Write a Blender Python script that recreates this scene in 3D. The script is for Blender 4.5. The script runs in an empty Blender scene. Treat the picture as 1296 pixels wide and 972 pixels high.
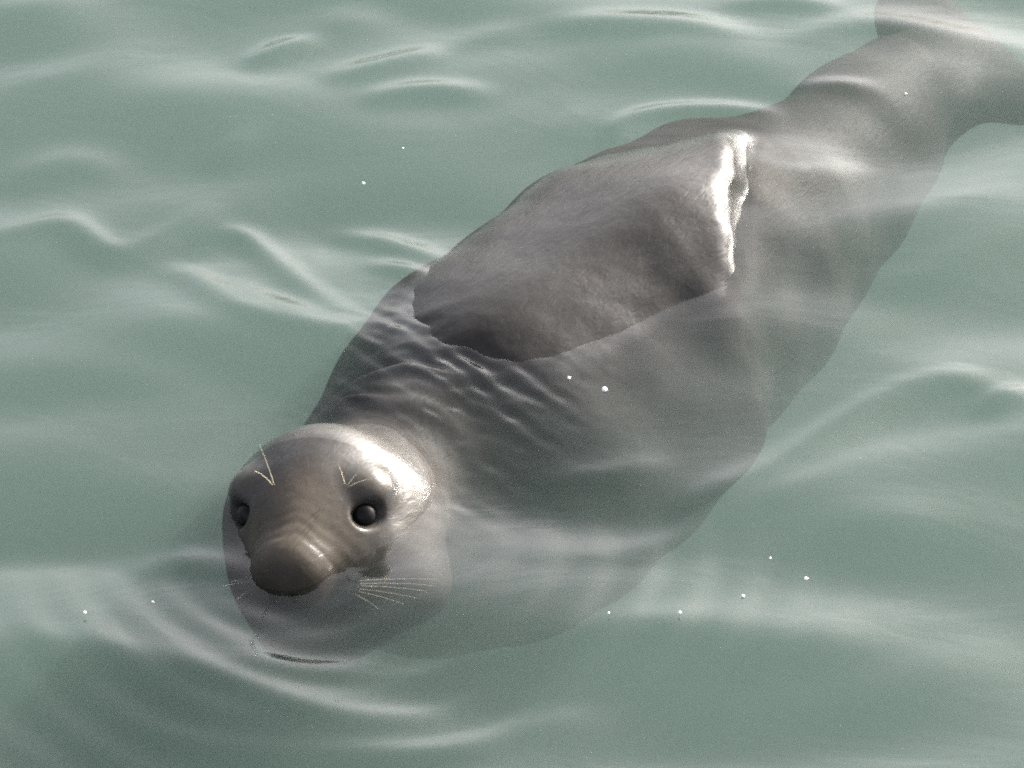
import bpy, bmesh, math, random
import numpy as np
from mathutils import Vector, Matrix

random.seed(4)
rng = np.random.default_rng(4)
scene = bpy.context.scene
COL = scene.collection

# ------------------------------------------------------------------ camera
DEP = math.radians(35.0)      # the lens looks 35 degrees below the horizontal
DIST = 8.0
W0, H0 = 1296.0, 972.0        # size of the photograph
cam_d = bpy.data.cameras.new('camera')
cam = bpy.data.objects.new('camera', cam_d)
COL.objects.link(cam)
cam.location = (0.0, -DIST * math.cos(DEP), DIST * math.sin(DEP))
cam.rotation_euler = (math.pi / 2 - DEP, 0, 0)
cam_d.sensor_width = 36.0
cam_d.lens = 36.0 * DIST / 1.296
cam_d.clip_start = 0.1
cam_d.clip_end = 3000.0
scene.camera = cam

# ------------------------------------------------------------------ sky, sun, exposure
SUN_EL, SUN_AZ = math.radians(23.0), math.radians(45.0)   # azimuth measured from +Y (away from the lens) to +X (right)
world = bpy.data.worlds.new('World')
scene.world = world
world.use_nodes = True
wn = world.node_tree.nodes
wl = world.node_tree.links
sky = wn.new('ShaderNodeTexSky')
sky.sky_type = 'NISHITA'
sky.sun_disc = False
sky.sun_elevation = SUN_EL
sky.sun_rotation = SUN_AZ
sky.air_density = 0.5
sky.dust_density = 8.0
sky.ozone_density = 1.0
bg = wn['Background']
bg.inputs['Strength'].default_value = 0.15
hz = wn.new('ShaderNodeHueSaturation')       # thin high haze whitens the whole sky evenly
hz.inputs['Saturation'].default_value = 0.5
wl.new(sky.outputs['Color'], hz.inputs['Color'])
wl.new(hz.outputs['Color'], bg.inputs['Color'])

sun_d = bpy.data.lights.new('sun', 'SUN')
sun_d.energy = 3.2
sun_d.angle = math.radians(2.0)
sun_d.color = (1.0, 0.95, 0.88)
sun = bpy.data.objects.new('sun', sun_d)
COL.objects.link(sun)
sdir = Vector((math.sin(SUN_AZ) * math.cos(SUN_EL), math.cos(SUN_AZ) * math.cos(SUN_EL), math.sin(SUN_EL)))
sun.rotation_euler = (-sdir).to_track_quat('-Z', 'Y').to_euler()
sun.location = sdir * 20

vs = scene.view_settings
vs.view_transform = 'Standard'
vs.look = 'None'
vs.gamma = 1.0
vs.use_curve_mapping = False
vs.exposure = 2.15
scene.render.film_transparent = False
cy = scene.cycles
cy.max_bounces = 8
cy.volume_bounces = 2
cy.transparent_max_bounces = 12
cy.diffuse_bounces = 3
cy.glossy_bounces = 3
cy.use_denoising = False      # the fine grain that is left resembles the photograph's own
cy.filter_width = 2.0

# ------------------------------------------------------------------ helpers
CAM = np.array(cam.location)
F_ = np.array([0, math.cos(DEP), -math.sin(DEP)])
U_ = np.array([0, math.sin(DEP), math.cos(DEP)])
FPX = DIST / 1.296 * W0


def px(u, v, z=0.0):
    """photo pixel -> the point at height z over the still water"""
    d = F_ + np.array([1.0, 0, 0]) * ((u - W0 / 2) / FPX) + U_ * ((H0 / 2 - v) / FPX)
    t = (z - CAM[2]) / d[2]
    return CAM + d * t


def new_mat(name):
    m = bpy.data.materials.new(name)
    m.use_nodes = True
    m.node_tree.nodes.clear()
    return m, m.node_tree.nodes, m.node_tree.links


def node(ns, kind, **kw):
    n = ns.new(kind)
    for k, v in kw.items():
        if k in n.inputs.keys():
            n.inputs[k].default_value = v
        else:
            setattr(n, k, v)
    return n


def link_obj(name, me, mat, parent=None, smooth=True):
    o = bpy.data.objects.new(name, me)
    COL.objects.link(o)
    if mat is not None:
        me.materials.append(mat)
    if parent is not None:
        o.parent = parent
    if smooth:
        me.polygons.foreach_set('use_smooth', np.ones(len(me.polygons), dtype=bool))
    return o


def mesh_np(name, V, Q):
    me = bpy.data.meshes.new(name)
    n = Q.shape[1]
    me.vertices.add(len(V))
    me.vertices.foreach_set('co', np.asarray(V, dtype=np.float32).ravel())
    me.loops.add(Q.size)
    me.loops.foreach_set('vertex_index', np.asarray(Q, dtype=np.int32).ravel())
    me.polygons.add(len(Q))
    me.polygons.foreach_set('loop_start', np.arange(0, Q.size, n, dtype=np.int32))
    me.update(calc_edges=True)
    me.validate()
    return me


# ------------------------------------------------------------------ materials
def water_material():
    m, ns, ls = new_mat('sea_water')
    out = node(ns, 'ShaderNodeOutputMaterial')
    tc = node(ns, 'ShaderNodeTexCoord')
    mp = node(ns, 'ShaderNodeMapping')
    mp.inputs['Scale'].default_value = (0.55, 1.0, 1.0)
    mp.inputs['Rotation'].default_value = (0, 0, math.radians(-12))
    ls.new(tc.outputs['Object'], mp.inputs['Vector'])
    n1 = node(ns, 'ShaderNodeTexNoise', Scale=7.0, Detail=3.0, Roughness=0.5, Distortion=0.8)
    ls.new(mp.outputs['Vector'], n1.inputs['Vector'])
    bump = node(ns, 'ShaderNodeBump', Strength=1.0, Distance=0.0025)
    ls.new(n1.outputs['Fac'], bump.inputs['Height'])
    lw = node(ns, 'ShaderNodeLayerWeight', Blend=0.5)
    ls.new(bump.outputs['Normal'], lw.inputs['Normal'])
    pw = node(ns, 'ShaderNodeMath', operation='POWER')
    ls.new(lw.outputs['Facing'], pw.inputs[0])
    pw.inputs[1].default_value = 5.0
    ma = node(ns, 'ShaderNodeMath', operation='MULTIPLY_ADD')
    ls.new(pw.outputs[0], ma.inputs[0])
    ma.inputs[1].default_value = 0.979
    ma.inputs[2].default_value = 0.021
    gl = node(ns, 'ShaderNodeBsdfGlossy', Roughness=0.085)
    ls.new(bump.outputs['Normal'], gl.inputs['Normal'])
    tr = node(ns, 'ShaderNodeBsdfTransparent')
    mix = node(ns, 'ShaderNodeMixShader')
    ls.new(ma.outputs[0], mix.inputs[0])
    ls.new(tr.outputs[0], mix.inputs[1])
    ls.new(gl.outputs[0], mix.inputs[2])
    ls.new(mix.outputs[0], out.inputs['Surface'])
    vol = node(ns, 'ShaderNodeVolumePrincipled')
    vol.inputs['Color'].default_value = (0.150, 0.218, 0.194, 1)
    vol.inputs['Density'].default_value = 0.8
    vol.inputs['Anisotropy'].default_value = 0.2
    ls.new(vol.outputs[0], out.inputs['Volume'])
    return m


def skin_material():
    m, ns, ls = new_mat('wet_seal_skin')
    out = node(ns, 'ShaderNodeOutputMaterial')
    p = node(ns, 'ShaderNodeBsdfPrincipled')
    tc = node(ns, 'ShaderNodeTexCoord')
    at = node(ns, 'ShaderNodeAttribute', attribute_name='tint')
    n1 = node(ns, 'ShaderNodeTexNoise', Scale=9.0, Detail=5.0, Roughness=0.6)
    ls.new(tc.outputs['Object'], n1.inputs['Vector'])
    cr = node(ns, 'ShaderNodeValToRGB')
    cr.color_ramp.elements[0].position = 0.3
    cr.color_ramp.elements[0].color = (0.010, 0.0094, 0.0088, 1)
    cr.color_ramp.elements[1].position = 0.72
    cr.color_ramp.elements[1].color = (0.026, 0.024, 0.0215, 1)
    ls.new(n1.outputs['Fac'], cr.inputs['Fac'])
    mx = node(ns, 'ShaderNodeMix', data_type='RGBA', blend_type='MULTIPLY')
    mx.inputs['Factor'].default_value = 1.0
    ls.new(cr.outputs['Color'], mx.inputs[6])
    ls.new(at.outputs['Color'], mx.inputs[7])
    ls.new(mx.outputs[2], p.inputs['Base Color'])
    # short wet fur: fine grain, plus slow creases
    fur = node(ns, 'ShaderNodeMapping', vector_type='TEXTURE')
    fur.inputs['Rotation'].default_value = (0, 0, math.radians(53))
    fur.inputs['Scale'].default_value = (1 / 34.0, 1 / 150.0, 1 / 110.0)
    ls.new(tc.outputs['Object'], fur.inputs['Vector'])
    n2 = node(ns, 'ShaderNodeTexNoise', Scale=1.0, Detail=3.0, Roughness=0.65, Distortion=0.7)
    ls.new(fur.outputs['Vector'], n2.inputs['Vector'])
    n3 = node(ns, 'ShaderNodeTexNoise', Scale=38.0, Detail=2.0, Roughness=0.5)
    ls.new(tc.outputs['Object'], n3.inputs['Vector'])
    b1 = node(ns, 'ShaderNodeBump', Strength=0.42, Distance=0.0020)
    ls.new(n2.outputs['Fac'], b1.inputs['Height'])
    b2 = node(ns, 'ShaderNodeBump', Strength=0.25, Distance=0.003)
    ls.new(n3.outputs['Fac'], b2.inputs['Height'])
    ls.new(b1.outputs['Normal'], b2.inputs['Normal'])
    ls.new(b2.outputs['Normal'], p.inputs['Normal'])
    p.inputs['Roughness'].default_value = 0.5
    p.inputs['Specular IOR Level'].default_value = 0.3
    p.inputs['Coat Weight'].default_value = 0.75
    p.inputs['Coat Roughness'].default_value = 0.13
    p.inputs['Coat IOR'].default_value = 1.34
    ls.new(b2.outputs['Normal'], p.inputs['Coat Normal'])
    # film of water drawn out in streaks along the body
    mp = node(ns, 'ShaderNodeMapping', vector_type='TEXTURE')
    mp.inputs['Rotation'].default_value = (0, 0, math.radians(53))
    mp.inputs['Scale'].default_value = (1 / 5.0, 1 / 26.0, 1 / 12.0)
    ls.new(tc.outputs['Object'], mp.inputs['Vector'])
    n4 = node(ns, 'ShaderNodeTexNoise', Scale=1.0, Detail=4.0, Roughness=0.6, Distortion=0.6)
    ls.new(mp.outputs['Vector'], n4.inputs['Vector'])
    rr = node(ns, 'ShaderNodeMapRange')
    rr.inputs['From Min'].default_value = 0.35
    rr.inputs['From Max'].default_value = 0.68
    rr.inputs['To Min'].default_value = 0.07
    rr.inputs['To Max'].default_value = 0.2
    ls.new(n4.outputs['Fac'], rr.inputs['Value'])
    ls.new(rr.outputs['Result'], p.inputs['Coat Roughness'])
    # skin covered by water is nearly index-matched: it keeps no air gloss of its own below the surface
    geo = node(ns, 'ShaderNodeNewGeometry')
    sx = node(ns, 'ShaderNodeSeparateXYZ')
    ls.new(geo.outputs['Position'], sx.inputs[0])
    for sock, top, low in (('Coat Weight', 0.68, 0.0), ('Specular IOR Level', 0.03, 0.02)):
        g = node(ns, 'ShaderNodeMapRange', interpolation_type='SMOOTHSTEP')
        g.inputs['From Min'].default_value = -0.012
        g.inputs['From Max'].default_value = 0.004
        g.inputs['To Min'].default_value = low
        g.inputs['To Max'].default_value = top
        ls.new(sx.outputs['Z'], g.inputs['Value'])
        gm = node(ns, 'ShaderNodeMath', operation='MULTIPLY')
        ls.new(g.outputs['Result'], gm.inputs[0])
        ls.new(at.outputs['Alpha'], gm.inputs[1])
        ls.new(gm.outputs[0], p.inputs[sock])
    ls.new(p.outputs[0], out.inputs['Surface'])
    return m


def simple(name, col, rough, spec=0.5, coat=0.0, trans=0.0):
    m, ns, ls = new_mat(name)
    out = node(ns, 'ShaderNodeOutputMaterial')
    p = node(ns, 'ShaderNodeBsdfPrincipled')
    tc = node(ns, 'ShaderNodeTexCoord')
    nz = node(ns, 'ShaderNodeTexNoise', Scale=60.0, Detail=2.0)
    ls.new(tc.outputs['Object'], nz.inputs['Vector'])
    hs = node(ns, 'ShaderNodeHueSaturation')
    hs.inputs['Color'].default_value = (*col, 1)
    mr = node(ns, 'ShaderNodeMapRange')
    mr.inputs['To Min'].default_value = 0.8
    mr.inputs['To Max'].default_value = 1.2
    ls.new(nz.outputs['Fac'], mr.inputs['Value'])
    ls.new(mr.outputs['Result'], hs.inputs['Value'])
    ls.new(hs.outputs['Color'], p.inputs['Base Color'])
    p.inputs['Roughness'].default_value = rough
    p.inputs['Specular IOR Level'].default_value = spec
    p.inputs['Coat Weight'].default_value = coat
    p.inputs['Transmission Weight'].default_value = trans
    ls.new(p.outputs[0], out.inputs['Surface'])
    return m


M_WATER = water_material()
M_SKIN = skin_material()
M_EYE = simple('seal_eye', (0.005, 0.0045, 0.004), 0.25, 0.14, 0.0)
M_WHISKER = simple('whisker_hair', (0.50, 0.44, 0.31), 0.35)
M_BUBBLE = simple('bubble_film', (0.75, 0.78, 0.76), 0.08, 0.6, 0.5)

# ------------------------------------------------------------------ water surface
def axis_coords(lo, hi, step, far):
    core = np.arange(lo, hi + step * 0.5, step)
    ext, s, x = [], step, core[-1]
    while x < far:
        s *= 1.13
        x += s
        ext.append(x)
    ext2, s, x = [], step, core[0]
    while x > -far:
        s *= 1.13
        x -= s
        ext2.append(x)
    return np.concatenate([np.array(ext2[::-1]), core, np.array(ext)])


def smooth_poly(P, k=8):
    """Catmull-Rom through the points"""
    P = [np.array(p) for p in P]
    P = [2 * P[0] - P[1]] + P + [2 * P[-1] - P[-2]]
    out = []
    for i in range(1, len(P) - 2):
        p0, p1, p2, p3 = P[i - 1:i + 3]
        for j in range(k):
            t = j / k
            out.append(0.5 * ((2 * p1) + (-p0 + p2) * t + (2 * p0 - 5 * p1 + 4 * p2 - p3) * t * t
                              + (-p0 + 3 * p1 - 3 * p2 + p3) * t ** 3))
    out.append(P[-2])
    return out


# wave crests on the water: photo points of the crest line, height (m), half width (m)
CRESTS = [
    # rings before the head
    ([(225, 934), (330, 954), (480, 959), (620, 945), (728, 905)], 0.0085, 0.026),
    ([(320, 898), (430, 914), (550, 907)], 0.0068, 0.024),
    ([(300, 838), (400, 862), (540, 858), (650, 830)], 0.0026, 0.022),
    ([(80, 822), (150, 848), (260, 866)], 0.0055, 0.042),
    ([(170, 712), (240, 702), (310, 722)], 0.0040, 0.030),
    # behind the back
    ([(774, 180), (786, 161), (834, 145), (909, 142), (985, 150)], 0.0085, 0.020),
    ([(1008, 122), (1060, 116), (1108, 120)], 0.0075, 0.022),
    ([(940, 205), (1000, 228), (1080, 214)], 0.0070, 0.024),
    ([(690, 34), (843, 33), (940, 46)], 0.0065, 0.030),
    ([(1000, 56), (1103, 31), (1215, 50), (1310, 70)], 0.0060, 0.036),
    ([(920, 5), (1000, 2), (1060, 8)], 0.0050, 0.024),
    # right hand side: long diagonal streaks
    ([(860, 640), (970, 596), (1051, 546), (1120, 508), (1200, 480), (1262, 492)], 0.0085, 0.028),
    ([(1240, 524), (1268, 506), (1310, 500)], 0.0090, 0.026),
    ([(640, 694), (757, 702), (869, 680), (934, 647), (1036, 607), (1130, 560)], 0.0040, 0.034),
    ([(686, 594), (760, 602), (833, 584)], 0.0046, 0.024),
    ([(1060, 684), (1110, 674), (1180, 672)], 0.0050, 0.044),
    ([(660, 836), (808, 806), (920, 792)], 0.0040, 0.036),
    ([(900, 842), (1010, 822), (1110, 810)], 0.0032, 0.044),
    ([(1100, 364), (1180, 350), (1250, 318), (1310, 292)], 0.0060, 0.034),
    ([(1120, 290), (1200, 262), (1296, 240)], 0.0036, 0.040),
    ([(640, 935), (700, 915), (760, 895)], 0.0046, 0.028),
    ([(1060, 900), (1180, 850), (1296, 815)], 0.0036, 0.050),
    # left hand side: loops of the wake
    ([(0, 237), (60, 212), (110, 206), (150, 224)], 0.0050, 0.040),
    ([(-10, 304), (40, 292), (84, 284), (115, 306), (150, 322), (222, 293), (270, 265)], 0.0066, 0.026),
    ([(195, 336), (237, 344), (296, 390), (370, 420), (450, 436)], 0.0070, 0.026),
    ([(242, 321), (272, 298), (300, 290), (336, 316), (375, 356), (425, 400)], 0.0055, 0.022),
    ([(291, 360), (346, 390), (405, 410)], 0.0045, 0.020),
    ([(420, 286), (494, 302), (566, 334)], 0.0055, 0.022),
    ([(470, 330), (520, 345), (560, 362)], 0.0045, 0.018),
    ([(274, 210), (296, 190), (318, 172)], 0.0040, 0.026),
    ([(318, 82), (355, 64), (400, 52)], 0.0120, 0.024),
    ([(380, 46), (430, 30), (490, 24)], 0.0090, 0.046),
    ([(422, 102), (490, 84), (556, 66)], 0.0130, 0.026),
    ([(465, 132), (530, 121), (612, 122)], 0.0100, 0.026),
    ([(0, 494), (120, 478), (265, 490)], 0.0048, 0.050),
    ([(-10, 110), (110, 96), (170, 62)], 0.0045, 0.046),
    ([(0, 30), (60, 14), (110, -6)], 0.0045, 0.046),
    ([(560, 60), (620, 44), (680, 40)], 0.0040, 0.034),
]


CREST = 1.7


def water_height(X, Y):
    h = np.zeros(X.shape)
    # slow swell, crests lying across the view
    wx = X + 0.05 * np.sin(3.1 * Y + 1.0) + 0.03 * np.sin(7.0 * Y + 2.0 * X)
    wy = Y + 0.05 * np.sin(2.7 * X + 0.4) + 0.025 * np.sin(6.1 * X - 3.0 * Y)
    r2 = np.random.default_rng(11)
    for i in range(14):
        lam = 0.16 * (4.2 ** (i / 13.0))
        ang = math.radians(100 + r2.normal(0, 20))
        k = 2 * math.pi / lam
        a = 0.0105 * (0.65 + 0.75 * i / 13.0) * lam * r2.uniform(0.4, 1.0)
        h += a * np.sin(k * (math.cos(ang) * wx + math.sin(ang) * wy) + r2.uniform(0, 6.28))
    fade = np.clip(1.0 - (np.hypot(X, Y) - 3.0) / 6.0, 0, 1)
    h *= fade
    # rings running out from the head
    c = px(415, 715)
    r = np.hypot(X - c[0], Y - c[1])
    th = np.arctan2(-(Y - c[1]), X - c[0])
    front = np.clip(np.cos((th - math.radians(80)) * 0.75), 0, 1) ** 1.5
    env = np.exp(-((r - 0.34) / 0.20) ** 2) * front
    h += 0.0019 * env * np.sin(2 * math.pi * (r + 0.012 * np.sin(3 * th)) / 0.062)
    for pts, H, w in CRESTS:
        P = smooth_poly([px(u, v)[:2] for u, v in pts])
        xs = [p[0] for p in P]
        ys = [p[1] for p in P]
        m = (X > min(xs) - 6 * w) & (X < max(xs) + 6 * w) & (Y > min(ys) - 6 * w) & (Y < max(ys) + 6 * w)
        if not m.any():
            continue
        # a smooth ridge: overlapping mounds laid along the crest line
        P = np.array(P)
        L = np.concatenate([[0], np.cumsum(np.hypot(*np.diff(P, axis=0).T))])
        n = max(4, int(L[-1] / (w * 0.45)))
        q = np.linspace(0, L[-1], n)
        cx, cy_ = np.interp(q, L, P[:, 0]), np.interp(q, L, P[:, 1])
        wt = np.sin(np.linspace(0.12, math.pi - 0.12, n)) ** 0.8 * (q[1] / (w * math.sqrt(math.pi)))
        xm, ym, acc = X[m], Y[m], np.zeros(int(m.sum()))
        for k in range(n):
            d2 = ((xm - cx[k]) ** 2 + (ym - cy_[k]) ** 2) / (w * w)
            acc += wt[k] * (np.exp(-d2) + 0.16 * np.exp(-d2 / 5.3))
        h[m] += CREST * H * acc
    # water heaped up where the back dips under
    c = px(1000, 205)
    h += 0.018 * np.exp(-(((X - c[0]) / 0.075) ** 2 + ((Y - c[1]) / 0.060) ** 2))
    # choppy little ripples where the neck stirs the water
    c = px(560, 500)
    g = np.exp(-(((X - c[0]) / 0.13) ** 2 + ((Y - c[1]) / 0.16) ** 2))
    rp = np.zeros(X.shape)
    for i in range(9):
        lam = r2.uniform(0.018, 0.055)
        ang = math.radians(98 + r2.normal(0, 34))
        k = 2 * math.pi / lam
        rp += 0.02 * lam * np.sin(k * (math.cos(ang) * wx + math.sin(ang) * wy) + r2.uniform(0, 6.28))
    h += g * rp
    # the water creeps up the wet skin and ripples follow the outline of the body
    m = (X > -0.75) & (X < 0.85) & (Y > -0.85) & (Y < 1.0)
    if m.any():
        P = np.stack([X[m], Y[m], h[m]], 1)
        d = np.abs(sdf(P))
        q = 0.5 + 0.5 * np.sin(9 * P[:, 0] + 2.0) * np.sin(11 * P[:, 1] + 5 * P[:, 0])
        h[m] += 0.002 * np.exp(-d / 0.009) * (0.4 + 0.9 * q) + 0.0011 * q * np.exp(-d / 0.09) * np.sin(2 * math.pi * d / 0.048)
    return h


def build_water():
    xs = axis_coords(-1.0, 1.0, 0.0045, 500.0)
    ys = axis_coords(-1.0, 1.15, 0.0045, 500.0)
    X, Y = np.meshgrid(xs, ys, indexing='xy')
    Z = water_height(X, Y)
    # calm water: ease the wave height down wherever a slope would stand steeper than about thirteen degrees
    c = px(560, 490)
    free = np.exp(-(((X - c[0]) / 0.15) ** 2 + ((Y - c[1]) / 0.18) ** 2))
    core = (slice(60, -60), slice(60, -60))
    for _ in range(2):
        B = Z[core]
        gy, gx = np.gradient(B, 0.0045)
        S = np.hypot(gx, gy) ** 4
        ky = np.fft.fftfreq(B.shape[0], 0.0045)[:, None]
        kx = np.fft.rfftfreq(B.shape[1], 0.0045)[None]
        G = np.exp(-2 * (math.pi * 0.035) ** 2 * (ky ** 2 + kx ** 2))
        S = np.maximum(np.fft.irfft2(np.fft.rfft2(S) * G, s=B.shape), 0) ** 0.25
        a = 1.0 / (1.0 + (S / 0.235) ** 4) ** 0.25
        Z[core] = B * (1 - (1 - a) * (1 - free[core]))
    ny, nx = X.shape
    V = np.stack([X.ravel(), Y.ravel(), Z.ravel()], 1)
    idx = np.arange(ny * nx).reshape(ny, nx)
    Q = np.stack([idx[:-1, :-1], idx[:-1, 1:], idx[1:, 1:], idx[1:, :-1]], -1).reshape(-1, 4)
    # closed body of water: sides and bottom
    loop = np.concatenate([idx[0, :-1], idx[:-1, -1], idx[-1, :0:-1], idx[:0:-1, 0]])
    low = V[loop].copy()
    low[:, 2] = -8.0
    b0 = len(V)
    V = np.vstack([V, low, [[0, 0, -8.0]]])
    n = len(loop)
    a = np.arange(n)
    b = (a + 1) % n
    side = np.stack([loop[a], b0 + a, b0 + b, loop[b]], 1)
    Q = np.vstack([Q, side])
    me = bpy.data.meshes.new('water')
    tris = np.stack([b0 + b, b0 + a, np.full(n, b0 + n)], 1)
    me.vertices.add(len(V))
    me.vertices.foreach_set('co', V.astype(np.float32).ravel())
    nl = Q.size + tris.size
    me.loops.add(nl)
    me.loops.foreach_set('vertex_index', np.concatenate([Q.ravel(), tris.ravel()]).astype(np.int32))
    me.polygons.add(len(Q) + len(tris))
    me.polygons.foreach_set('loop_start', np.concatenate([np.arange(len(Q)) * 4, Q.size + np.arange(n) * 3]).astype(np.int32))
    me.update(calc_edges=True)
    o = link_obj('water', me, M_WATER, None, True)
    o['kind'] = 'structure'
    return o



# ------------------------------------------------------------------ the seal: one continuous skin grown from a distance field
def nrm(v):
    v = np.asarray(v, float)
    return v / np.linalg.norm(v)


def smin(a, b, k):
    h = np.clip(0.5 + 0.5 * (b - a) / k, 0, 1)
    return b * (1 - h) + a * h - k * h * (1 - h)


def smax(a, b, k):
    return -smin(-a, -b, k)


def ellipsoid(P, c, r, R=None):
    q = P - c
    if R is not None:
        q = q @ R.T
    k0 = np.sqrt(((q / r) ** 2).sum(1))
    k1 = np.sqrt(((q / (np.asarray(r) ** 2)) ** 2).sum(1)) + 1e-9
    return k0 * (k0 - 1.0) / k1


def cone(P, a, b, ra, rb):
    ab = b - a
    t = np.clip(((P - a) @ ab) / (ab @ ab), 0, 1)
    return np.linalg.norm(P - a - t[:, None] * ab, axis=1) - (ra + (rb - ra) * t)


# head frame
HC = px(421, 645, -0.054)
YAW = math.radians(15)
PITCH = math.radians(25)
ROLL = math.radians(9)
fw = nrm([-math.sin(YAW) * math.cos(PITCH), -math.cos(YAW) * math.cos(PITCH), math.sin(PITCH)])
lf = nrm(np.cross([0, 0, 1.0], fw))
up = np.cross(fw, lf)
lf, up = lf * math.cos(ROLL) + up * math.sin(ROLL), up * math.cos(ROLL) - lf * math.sin(ROLL)
HR = np.stack([fw, lf, up])          # rows: world -> head


def hw(a, b, c):
    return HC + a * fw + b * lf + c * up


# spine of the body: photo position of the axis, height, radius
SPINE = [(500, 668, -0.195, 0.140), (605, 606, -0.236, 0.216), (705, 515, -0.230, 0.230),
         (800, 420, -0.208, 0.213), (900, 340, -0.212, 0.190), (1010, 262, -0.222, 0.138),
         (1110, 160, -0.205, 0.100), (1195, 85, -0.215, 0.062)]
SP = [(px(u, v, z), r) for u, v, z, r in SPINE]
_pp = smooth_poly([np.append(p, r) for p, r in SP], 3)
SPF = [(q[:3], q[3]) for q in _pp]


BK0, BKM, BK1 = px(640, 520, -0.152), px(825, 398, -0.130), px(955, 330, -0.104)
FOLD = px(928, 270, 0.03)
FOLDN = nrm((1.0, -0.02, 0.06))
RIDGE = 0.48 * -F_ + 0.877 * (np.array([-0.50, 0, 0]) + 0.866 * U_)
_ax = nrm(BKM - BK0)
RIDGE = nrm(RIDGE - (RIDGE @ _ax) * _ax)
NK0, NK1 = px(505, 570, -0.096), px(640, 480, -0.150)
THR = px(440, 732, -0.088)


def frame_from(d, n):
    d = nrm(d)
    n = nrm(np.asarray(n, float) - d * (np.asarray(n, float) @ d))
    return np.stack([d, np.cross(n, d), n])


EYE = None
EYER = {}


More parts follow.
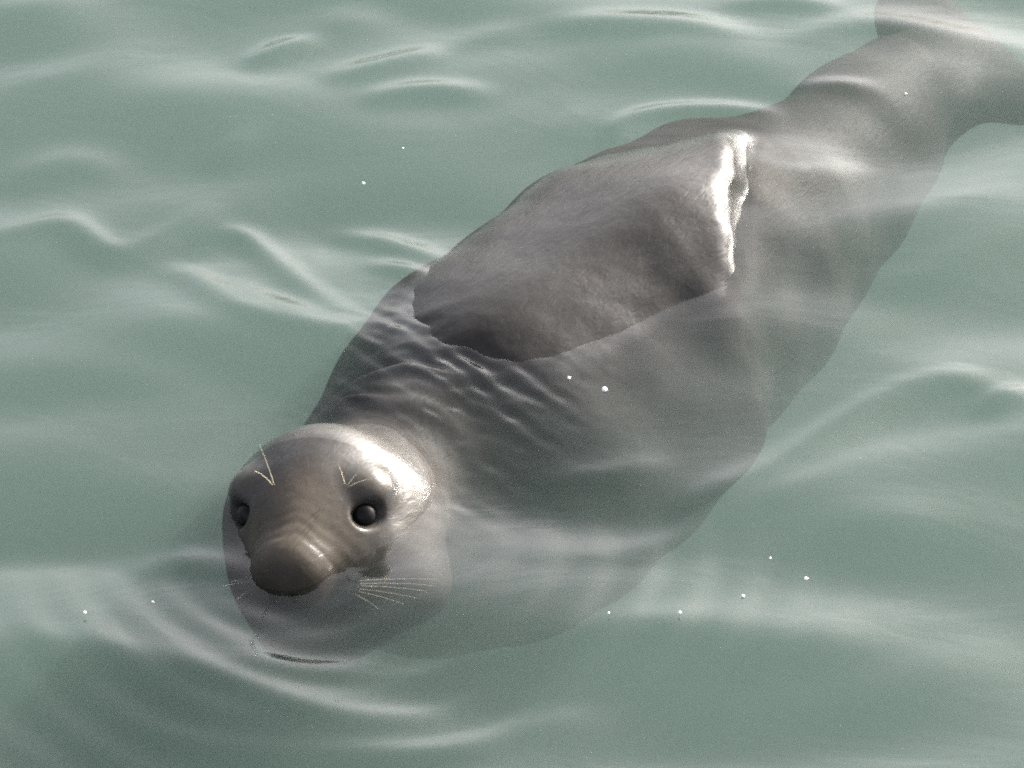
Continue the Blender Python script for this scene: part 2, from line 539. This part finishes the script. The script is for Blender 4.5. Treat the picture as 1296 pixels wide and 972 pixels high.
def sdf(P):
    D = None
    for (a, ra), (b, rb) in zip(SPF[:-1], SPF[1:]):
        c = cone(P, a, b, ra, rb)
        D = c if D is None else smin(D, c, 0.03)
    # the arched back: a long flat-topped barrel that ends in a fold of loose skin
    t = smin(cone(P, BK0, BKM, 0.205, 0.200), cone(P, BKM, BK1, 0.200, 0.172), 0.03)
    t = smax(t, (P - BKM) @ RIDGE - 0.192, 0.030)      # flattened along the ridge
    t = smax(t, (P - FOLD) @ FOLDN + 0.003 * np.sin(38 * P[:, 1] + 1.0) + 0.0015 * np.sin(95 * P[:, 1] + 70 * P[:, 2]), 0.026)
    D = smin(D, t, 0.07)
    # throat and breast just under the surface below the chin
    D = smin(D, ellipsoid(P, THR, (0.125, 0.105, 0.062)), 0.09)
    # rolls of blubber
    x, y, z = P[:, 0], P[:, 1], P[:, 2]
    lump = np.sin(17 * x + 9 * z + 1.0) * np.sin(14 * y - 8 * z + 0.5) + 0.6 * np.sin(29 * x - 13 * y + 7 * z) + 0.35 * np.sin(41 * y + 23 * x + 15 * z)
    D = D - 0.0075 * lump * np.clip((z * -1.0 + 0.05) / 0.10, 0.22, 1.0)
    D = D - 0.0009 * np.sin(83 * x + 31 * y) * np.sin(61 * y - 47 * x + 40 * z) * np.clip(1 - np.abs(z) / 0.05, 0, 1)
    # hind flippers, spread like two fans
    t0 = SP[-1][0]
    for tip, wd in ((px(1150, 0, -0.17), 0.070), (px(1315, 135, -0.19), 0.070)):
        d = tip - t0
        L = np.linalg.norm(d)
        D = smin(D, ellipsoid(P, t0 + d * 0.62, (L * 0.60, wd, 0.022), frame_from(d, (0.2, -0.3, 1))), 0.06)
    # fore flipper folded back along the near flank, and the far one
    a, b = px(660, 640, -0.16), px(965, 530, -0.17)
    D = smin(D, ellipsoid(P, (a + b) / 2, (np.linalg.norm(b - a) / 2, 0.085, 0.028), frame_from(b - a, (0.5, -0.75, 0.75))), 0.05)
    # neck
    D = smin(D, cone(P, hw(-0.06, 0, -0.04), SP[0][0] * 0.35 + SP[1][0] * 0.65 + np.array([0, 0, 0.03]), 0.098, 0.18), 0.05)
    D = smin(D, cone(P, NK0, NK1, 0.086, 0.128), 0.04)
    H = (P - HC) @ HR.T
    # loose skin folds behind the skull
    s = -H[:, 0]
    fold = np.exp(-((s - 0.20) / 0.055) ** 2) * np.exp(-((H[:, 1] - 0.0) / 0.11) ** 2)
    ss = s + 0.010 * np.sin(31 * H[:, 1]) + 0.006 * np.sin(57 * H[:, 1] + 40 * s) + 0.6 * H[:, 1] ** 2
    D = D - 0.0045 * fold * (np.sin(2 * math.pi * ss / 0.047) + 0.6 * np.sin(2 * math.pi * ss / 0.029 + 9 * H[:, 1]))
    # skull
    h = ellipsoid(H, np.array([-0.005, 0, 0.0]), (0.155, 0.134, 0.097))
    h = smin(h, ellipsoid(H, np.array([0.060, 0, -0.030]), (0.105, 0.112, 0.072)), 0.04)
    # muzzle: broad, drooping nose
    m = cone(H, np.array([0.05, 0, 0.034]), np.array([0.200, 0.0, -0.036]), 0.068, 0.043)
    m = smin(m, ellipsoid(H, np.array([0.208, 0, -0.054]), (0.035, 0.040, 0.037)), 0.035)
    for sy in (-1, 1):                # whisker pads
        m = smin(m, ellipsoid(H, np.array([0.125, sy * 0.040, -0.062]), (0.052, 0.040, 0.034)), 0.025)
    wr = H[:, 0] * 0.85 - H[:, 2] * 0.5
    m = m - 0.00022 * np.exp(-((wr - 0.165) / 0.035) ** 2) * np.sin(2 * math.pi * (wr + 0.005 * np.sin(62 * H[:, 1] + 1) + 0.003 * np.sin(131 * H[:, 1])) / 0.017)
    h = smin(h, m, 0.065)
    # lower jaw and throat
    h = smin(h, ellipsoid(H, np.array([0.060, 0, -0.135]), (0.110, 0.075, 0.045)), 0.04)
    for sy in (-1, 1):
        # brow and cheek
        h = smin(h, ellipsoid(H, np.array([0.098, sy * 0.072, 0.044]), (0.030, 0.028, 0.022)), 0.025)
        h = smin(h, ellipsoid(H, np.array([0.094, sy * 0.072, -0.026]), (0.032, 0.028, 0.024)), 0.025)
        # eye opening between the lids
        if EYE is not None:
            h = smax(h, -ellipsoid(H, EYE * [1, sy, 1], (0.017, 0.0215, 0.0145), EYER[sy]), 0.011)
        # nostril slit
        h = smax(h, -ellipsoid(H, np.array([0.240, sy * 0.013, -0.068]), (0.011, 0.0040, 0.007)), 0.006)
    D = smin(D, h, 0.05)
    return D


# where the skin lies at the eyes
EYED = nrm((0.76, 0.62, 0.16))
_s = np.linspace(0.0, 0.12, 600)
_l = np.array([0.070, 0.030, 0.004])[None] + _s[:, None] * EYED[None]
_f = sdf(HC + _l @ HR)
EYE = _l[np.argmax(_f > 0)]
EYER = {sy: np.stack([EYED * [1, sy, 1], nrm(np.cross((0, 0, 1.0), EYED * [1, sy, 1])), np.cross(EYED * [1, sy, 1], nrm(np.cross((0, 0, 1.0), EYED * [1, sy, 1])))]) for sy in (-1, 1)}


def surface_nets(lo, hi, step):
    n = np.ceil((np.asarray(hi) - lo) / step).astype(int) + 1
    n = ((n + 7) // 8) * 8
    ax = [lo[i] + step * np.arange(n[i]) for i in range(3)]
    nb = n // 8
    cb = [lo[i] + step * (np.arange(nb[i]) * 8 + 3.5) for i in range(3)]
    C = np.stack(np.meshgrid(*cb, indexing='ij'), -1).reshape(-1, 3)
    fc = sdf(C)
    Fv = np.repeat(np.repeat(np.repeat(fc.reshape(nb), 8, 0), 8, 1), 8, 2).astype(np.float32)
    near = np.abs(fc.reshape(nb)) < step * 8 * 1.6
    mask = np.repeat(np.repeat(np.repeat(near, 8, 0), 8, 1), 8, 2)
    I = np.argwhere(mask)
    vals = np.empty(len(I), np.float32)
    for s in range(0, len(I), 400000):
        e = I[s:s + 400000]
        vals[s:s + 400000] = sdf(np.asarray(lo) + e * step)
    Fv[mask] = vals
    S = Fv < 0
    act = np.zeros(n - 1, bool)
    cnt = np.zeros(n - 1, np.int8)
    for dx in (0, 1):
        for dy in (0, 1):
            for dz in (0, 1):
                cnt += S[dx:n[0] - 1 + dx, dy:n[1] - 1 + dy, dz:n[2] - 1 + dz]
    act = (cnt > 0) & (cnt < 8)
    A = np.argwhere(act)
    vid = np.full(n - 1, -1, np.int32)
    vid[tuple(A.T)] = np.arange(len(A))
    pos = np.zeros((len(A), 3))
    num = np.zeros(len(A))
    corners = [(x, y, z) for x in (0, 1) for y in (0, 1) for z in (0, 1)]
    for c0 in corners:
        for d in range(3):
            if c0[d]:
                continue
            c1 = list(c0)
            c1[d] = 1
            f0 = Fv[tuple((A + c0).T)]
            f1 = Fv[tuple((A + c1).T)]
            cr = (f0 < 0) != (f1 < 0)
            t = np.where(cr, f0 / np.where(cr, f0 - f1, 1), 0)
            p = np.array(c0) + t[:, None] * (np.array(c1) - np.array(c0))
            pos += p * cr[:, None]
            num += cr
    V = np.asarray(lo) + (A + pos / num[:, None]) * step
    quads = []
    for d in range(3):
        e1, e2 = (d + 1) % 3, (d + 2) % 3
        sl0 = [slice(1, n[i] - 1) for i in range(3)]
        sl1 = [slice(1, n[i] - 1) for i in range(3)]
        sl0[d] = slice(0, n[d] - 1)
        sl1[d] = slice(1, n[d])
        a = S[tuple(sl0)]
        b = S[tuple(sl1)]
        off = np.array([1, 1, 1])
        off[d] = 0
        for cond, flip in ((a & ~b, False), (~a & b, True)):
            E = np.argwhere(cond) + off
            u1 = np.zeros(3, int); u1[e1] = 1
            u2 = np.zeros(3, int); u2[e2] = 1
            q = np.stack([vid[tuple((E - u1 - u2).T)], vid[tuple((E - u2).T)], vid[tuple(E.T)], vid[tuple((E - u1).T)]], 1)
            quads.append(q[:, ::-1] if flip else q)
    return V, np.vstack(quads)


def project(V, it=2, eps=0.0006):
    V = V.copy()
    for _ in range(it):
        f = sdf(V)
        g = np.stack([sdf(V + np.eye(3)[i] * eps) - sdf(V - np.eye(3)[i] * eps) for i in range(3)], 1) / (2 * eps)
        V -= np.clip(f, -0.006, 0.006)[:, None] * g / np.maximum((g * g).sum(1), 0.25)[:, None]
    return V


def build_seal():
    lo = np.array([-0.50, -0.62, -0.62])
    hi = np.array([0.95, 1.50, 0.20])
    V, Q = surface_nets(lo, hi, 0.006)
    me = mesh_np('body', V, Q)
    bm = bmesh.new()
    bm.from_mesh(me)
    hc = Vector(HC + 0.06 * fw)
    for rad in (0.235, 0.21):
        ed = [e for e in bm.edges if (e.verts[0].co - hc).length < rad and (e.verts[1].co - hc).length < rad]
        bmesh.ops.subdivide_edges(bm, edges=ed, cuts=1, use_grid_fill=True)
    bm.to_mesh(me)
    bm.free()
    n = len(me.vertices)
    V = np.empty(n * 3, np.float32)
    me.vertices.foreach_get('co', V)
    V = project(V.reshape(-1, 3).astype(float))
    me.vertices.foreach_set('co', V.astype(np.float32).ravel())
    me.update()
    # colouring of the coat: dark rings round the eyes, pinkish brown nose, darker back
    H = (V - HC) @ HR.T
    T = np.ones((n, 3))
    for sy in (-1, 1):
        d = np.sqrt((((H - EYE * [1, sy, 1]) / [0.036, 0.030, 0.021]) ** 2).sum(1))
        k = np.clip(1.35 - d, 0, 1)[:, None]
        T = T * (1 - k) + k * np.array([0.42, 0.39, 0.36])
        d = np.sqrt((((H - [0.098, sy * 0.074, 0.052]) / [0.03, 0.030, 0.016]) ** 2).sum(1))
        k = np.clip(1.3 - d, 0, 1)[:, None]
        T = T * (1 - k) + k * np.array([1.9, 1.75, 1.45])
    d = np.sqrt((((H - [0.12, 0.005, 0.045]) / [0.05, 0.045, 0.04]) ** 2).sum(1))
    k = (0.8 * np.clip(1.3 - d, 0, 1))[:, None]
    T = T * (1 - k) + k * np.array([1.55, 1.32, 1.20])
    k = np.clip((H[:, 0] - 0.13) / 0.06, 0, 1)[:, None] * 0.8
    T = T * (1 - k) + k * np.array([1.45, 1.32, 1.14])
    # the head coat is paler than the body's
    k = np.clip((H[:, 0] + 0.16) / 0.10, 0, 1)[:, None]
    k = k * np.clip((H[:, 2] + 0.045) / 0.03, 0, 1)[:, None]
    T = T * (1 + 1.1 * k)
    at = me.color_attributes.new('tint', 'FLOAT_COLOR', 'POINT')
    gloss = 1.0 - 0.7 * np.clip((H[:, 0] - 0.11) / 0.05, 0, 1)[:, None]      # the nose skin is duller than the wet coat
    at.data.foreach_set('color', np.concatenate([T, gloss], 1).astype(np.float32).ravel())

    root = bpy.data.objects.new('seal', None)
    COL.objects.link(root)
    c = SP[3][0]
    root.location = (c[0], c[1], c[2] - 0.2)
    root['label'] = 'grey seal swimming at the surface with its head and wet back out of the water'
    root['category'] = 'seal'
    root.empty_display_size = 0.2
    inv = Matrix.Translation(-root.location)
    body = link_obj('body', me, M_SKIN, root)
    body.matrix_parent_inverse = inv
    body.cycles.shadow_terminator_geometry_offset = 0.15
    body.cycles.shadow_terminator_offset = 0.1

    # eyes
    for sy in (-1, 1):
        bm = bmesh.new()
        bmesh.ops.create_uvsphere(bm, u_segments=24, v_segments=16, radius=0.0190)
        e = bpy.data.meshes.new('eye')
        bm.to_mesh(e)
        bm.free()
        o = link_obj('eye', e, M_EYE, root)
        o.matrix_parent_inverse = inv
        o.location = hw(*((EYE - EYED * 0.0206) * [1, sy, 1]))

    # whiskers: base, tip, sag
    def whisker(a, b, bend, r=0.00065):
        bm = bmesh.new()
        a, b = np.asarray(a), np.asarray(b)
        d = nrm(b - a)
        s1 = nrm(np.cross(d, (0.3, 0.5, 0.8)))
        s2 = np.cross(d, s1)
        rings = []
        N = 12
        for i in range(N + 1):
            t = i / N
            c = a + (b - a) * t + np.asarray(bend) * (4 * t * (1 - t))
            rr = r * (1 - 0.75 * t)
            rings.append([bm.verts.new(c + rr * (math.cos(k * math.pi / 2.5) * s1 + math.sin(k * math.pi / 2.5) * s2)) for k in range(5)])
        for i in range(N):
            for k in range(5):
                bm.faces.new((rings[i][k], rings[i][(k + 1) % 5], rings[i + 1][(k + 1) % 5], rings[i + 1][k]))
        bm.faces.new(rings[0][::-1])
        bm.faces.new(rings[-1])
        w = bpy.data.meshes.new('whisker')
        bm.to_mesh(w)
        bm.free()
        o = link_obj('whisker', w, M_WHISKER, root)
        o.matrix_parent_inverse = inv
        return o

    brow = [((347, 614), (328, 562), 0.085), ((344, 613), (322, 596), 0.085),
            ((440, 614), (470, 580), 0.09), ((436, 612), (428, 588), 0.09), ((442, 616), (476, 606), 0.09)]
    for (a, b, z) in brow:
        A = px(a[0], a[1], z - 0.02)
        B = px(b[0], b[1], z + 0.03)
        whisker(A, B, (0.0, 0.0, 0.003))
    wl_ = [((430, 756), (552, 733)), ((436, 758), (548, 741)), ((440, 762), (540, 748)), ((432, 766), (528, 757)), ((425, 770), (510, 764)), ((420, 774), (480, 771)),
           ((322, 728), (282, 742)), ((320, 730), (292, 736)), ((318, 738), (300, 758))]
    for i, (a, b) in enumerate(wl_):
        sd = 1 if i < 6 else -1
        A = hw(0.160 - 0.004 * (i % 6), sd * (0.050 + 0.002 * (i % 3)), -0.062 - 0.003 * (i % 6))
        B = px(b[0], b[1], 0.004 + 0.0015 * (i % 3))
        whisker(A, B, (0, -0.002, 0.004), 0.00042)
    return root


build_water()
build_seal()


# ------------------------------------------------------------------ air bubbles afloat on the water
def build_bubbles():
    bm = bmesh.new()
    bmesh.ops.create_uvsphere(bm, u_segments=14, v_segments=10, radius=1.0)
    for v in bm.verts:
        v.co.z *= 0.75
    me = bpy.data.meshes.new('bubble')
    bm.to_mesh(me)
    bm.free()
    spots = [(765, 498, 0.0048, 'round white air bubble over the seal back, larger of the pair there', 'bubbles over the seal'),
             (720, 486, 0.0028, 'tiny white air bubble over the seal back, smaller of the pair there', 'bubbles over the seal')]
    for label, group, pts in (
            ('tiny white air bubble on the water beyond the far side of the seal back', 'bubbles beyond the back', ((460, 232, .0026), (510, 193, .0016))),
            ('tiny white air bubble on the green water off the near flank of the seal', 'bubbles off the near flank',
             ((1020, 730, .0030), (940, 759, .0026), (860, 795, .0028), (770, 796, .0018), (975, 706, .0018))),
            ('tiny white air bubble on the ring ripples beside the seal muzzle', 'bubbles by the muzzle', ((108, 790, .0026), (193, 762, .0018))),
            ('tiny white air bubble on the water over the sunken hind end of the seal', None, ((1146, 124, .0018),))):
        spots += [(u, v, r, label, group) for u, v, r in pts]
    for i, (u, v, r, label, group) in enumerate(spots):
        p = px(u, v)
        z = float(water_height(np.array([p[0]]), np.array([p[1]]))[0])
        if i == 0:
            o = link_obj('bubble', me, M_BUBBLE)
        else:
            o = bpy.data.objects.new('bubble', me)
            COL.objects.link(o)
        o.location = (p[0], p[1], z + r * 0.2)
        o.scale = (r * 0.8, r * 0.8, r * 0.8)
        o['label'] = label
        o['category'] = 'bubble'
        if group:
            o['group'] = group


build_bubbles()
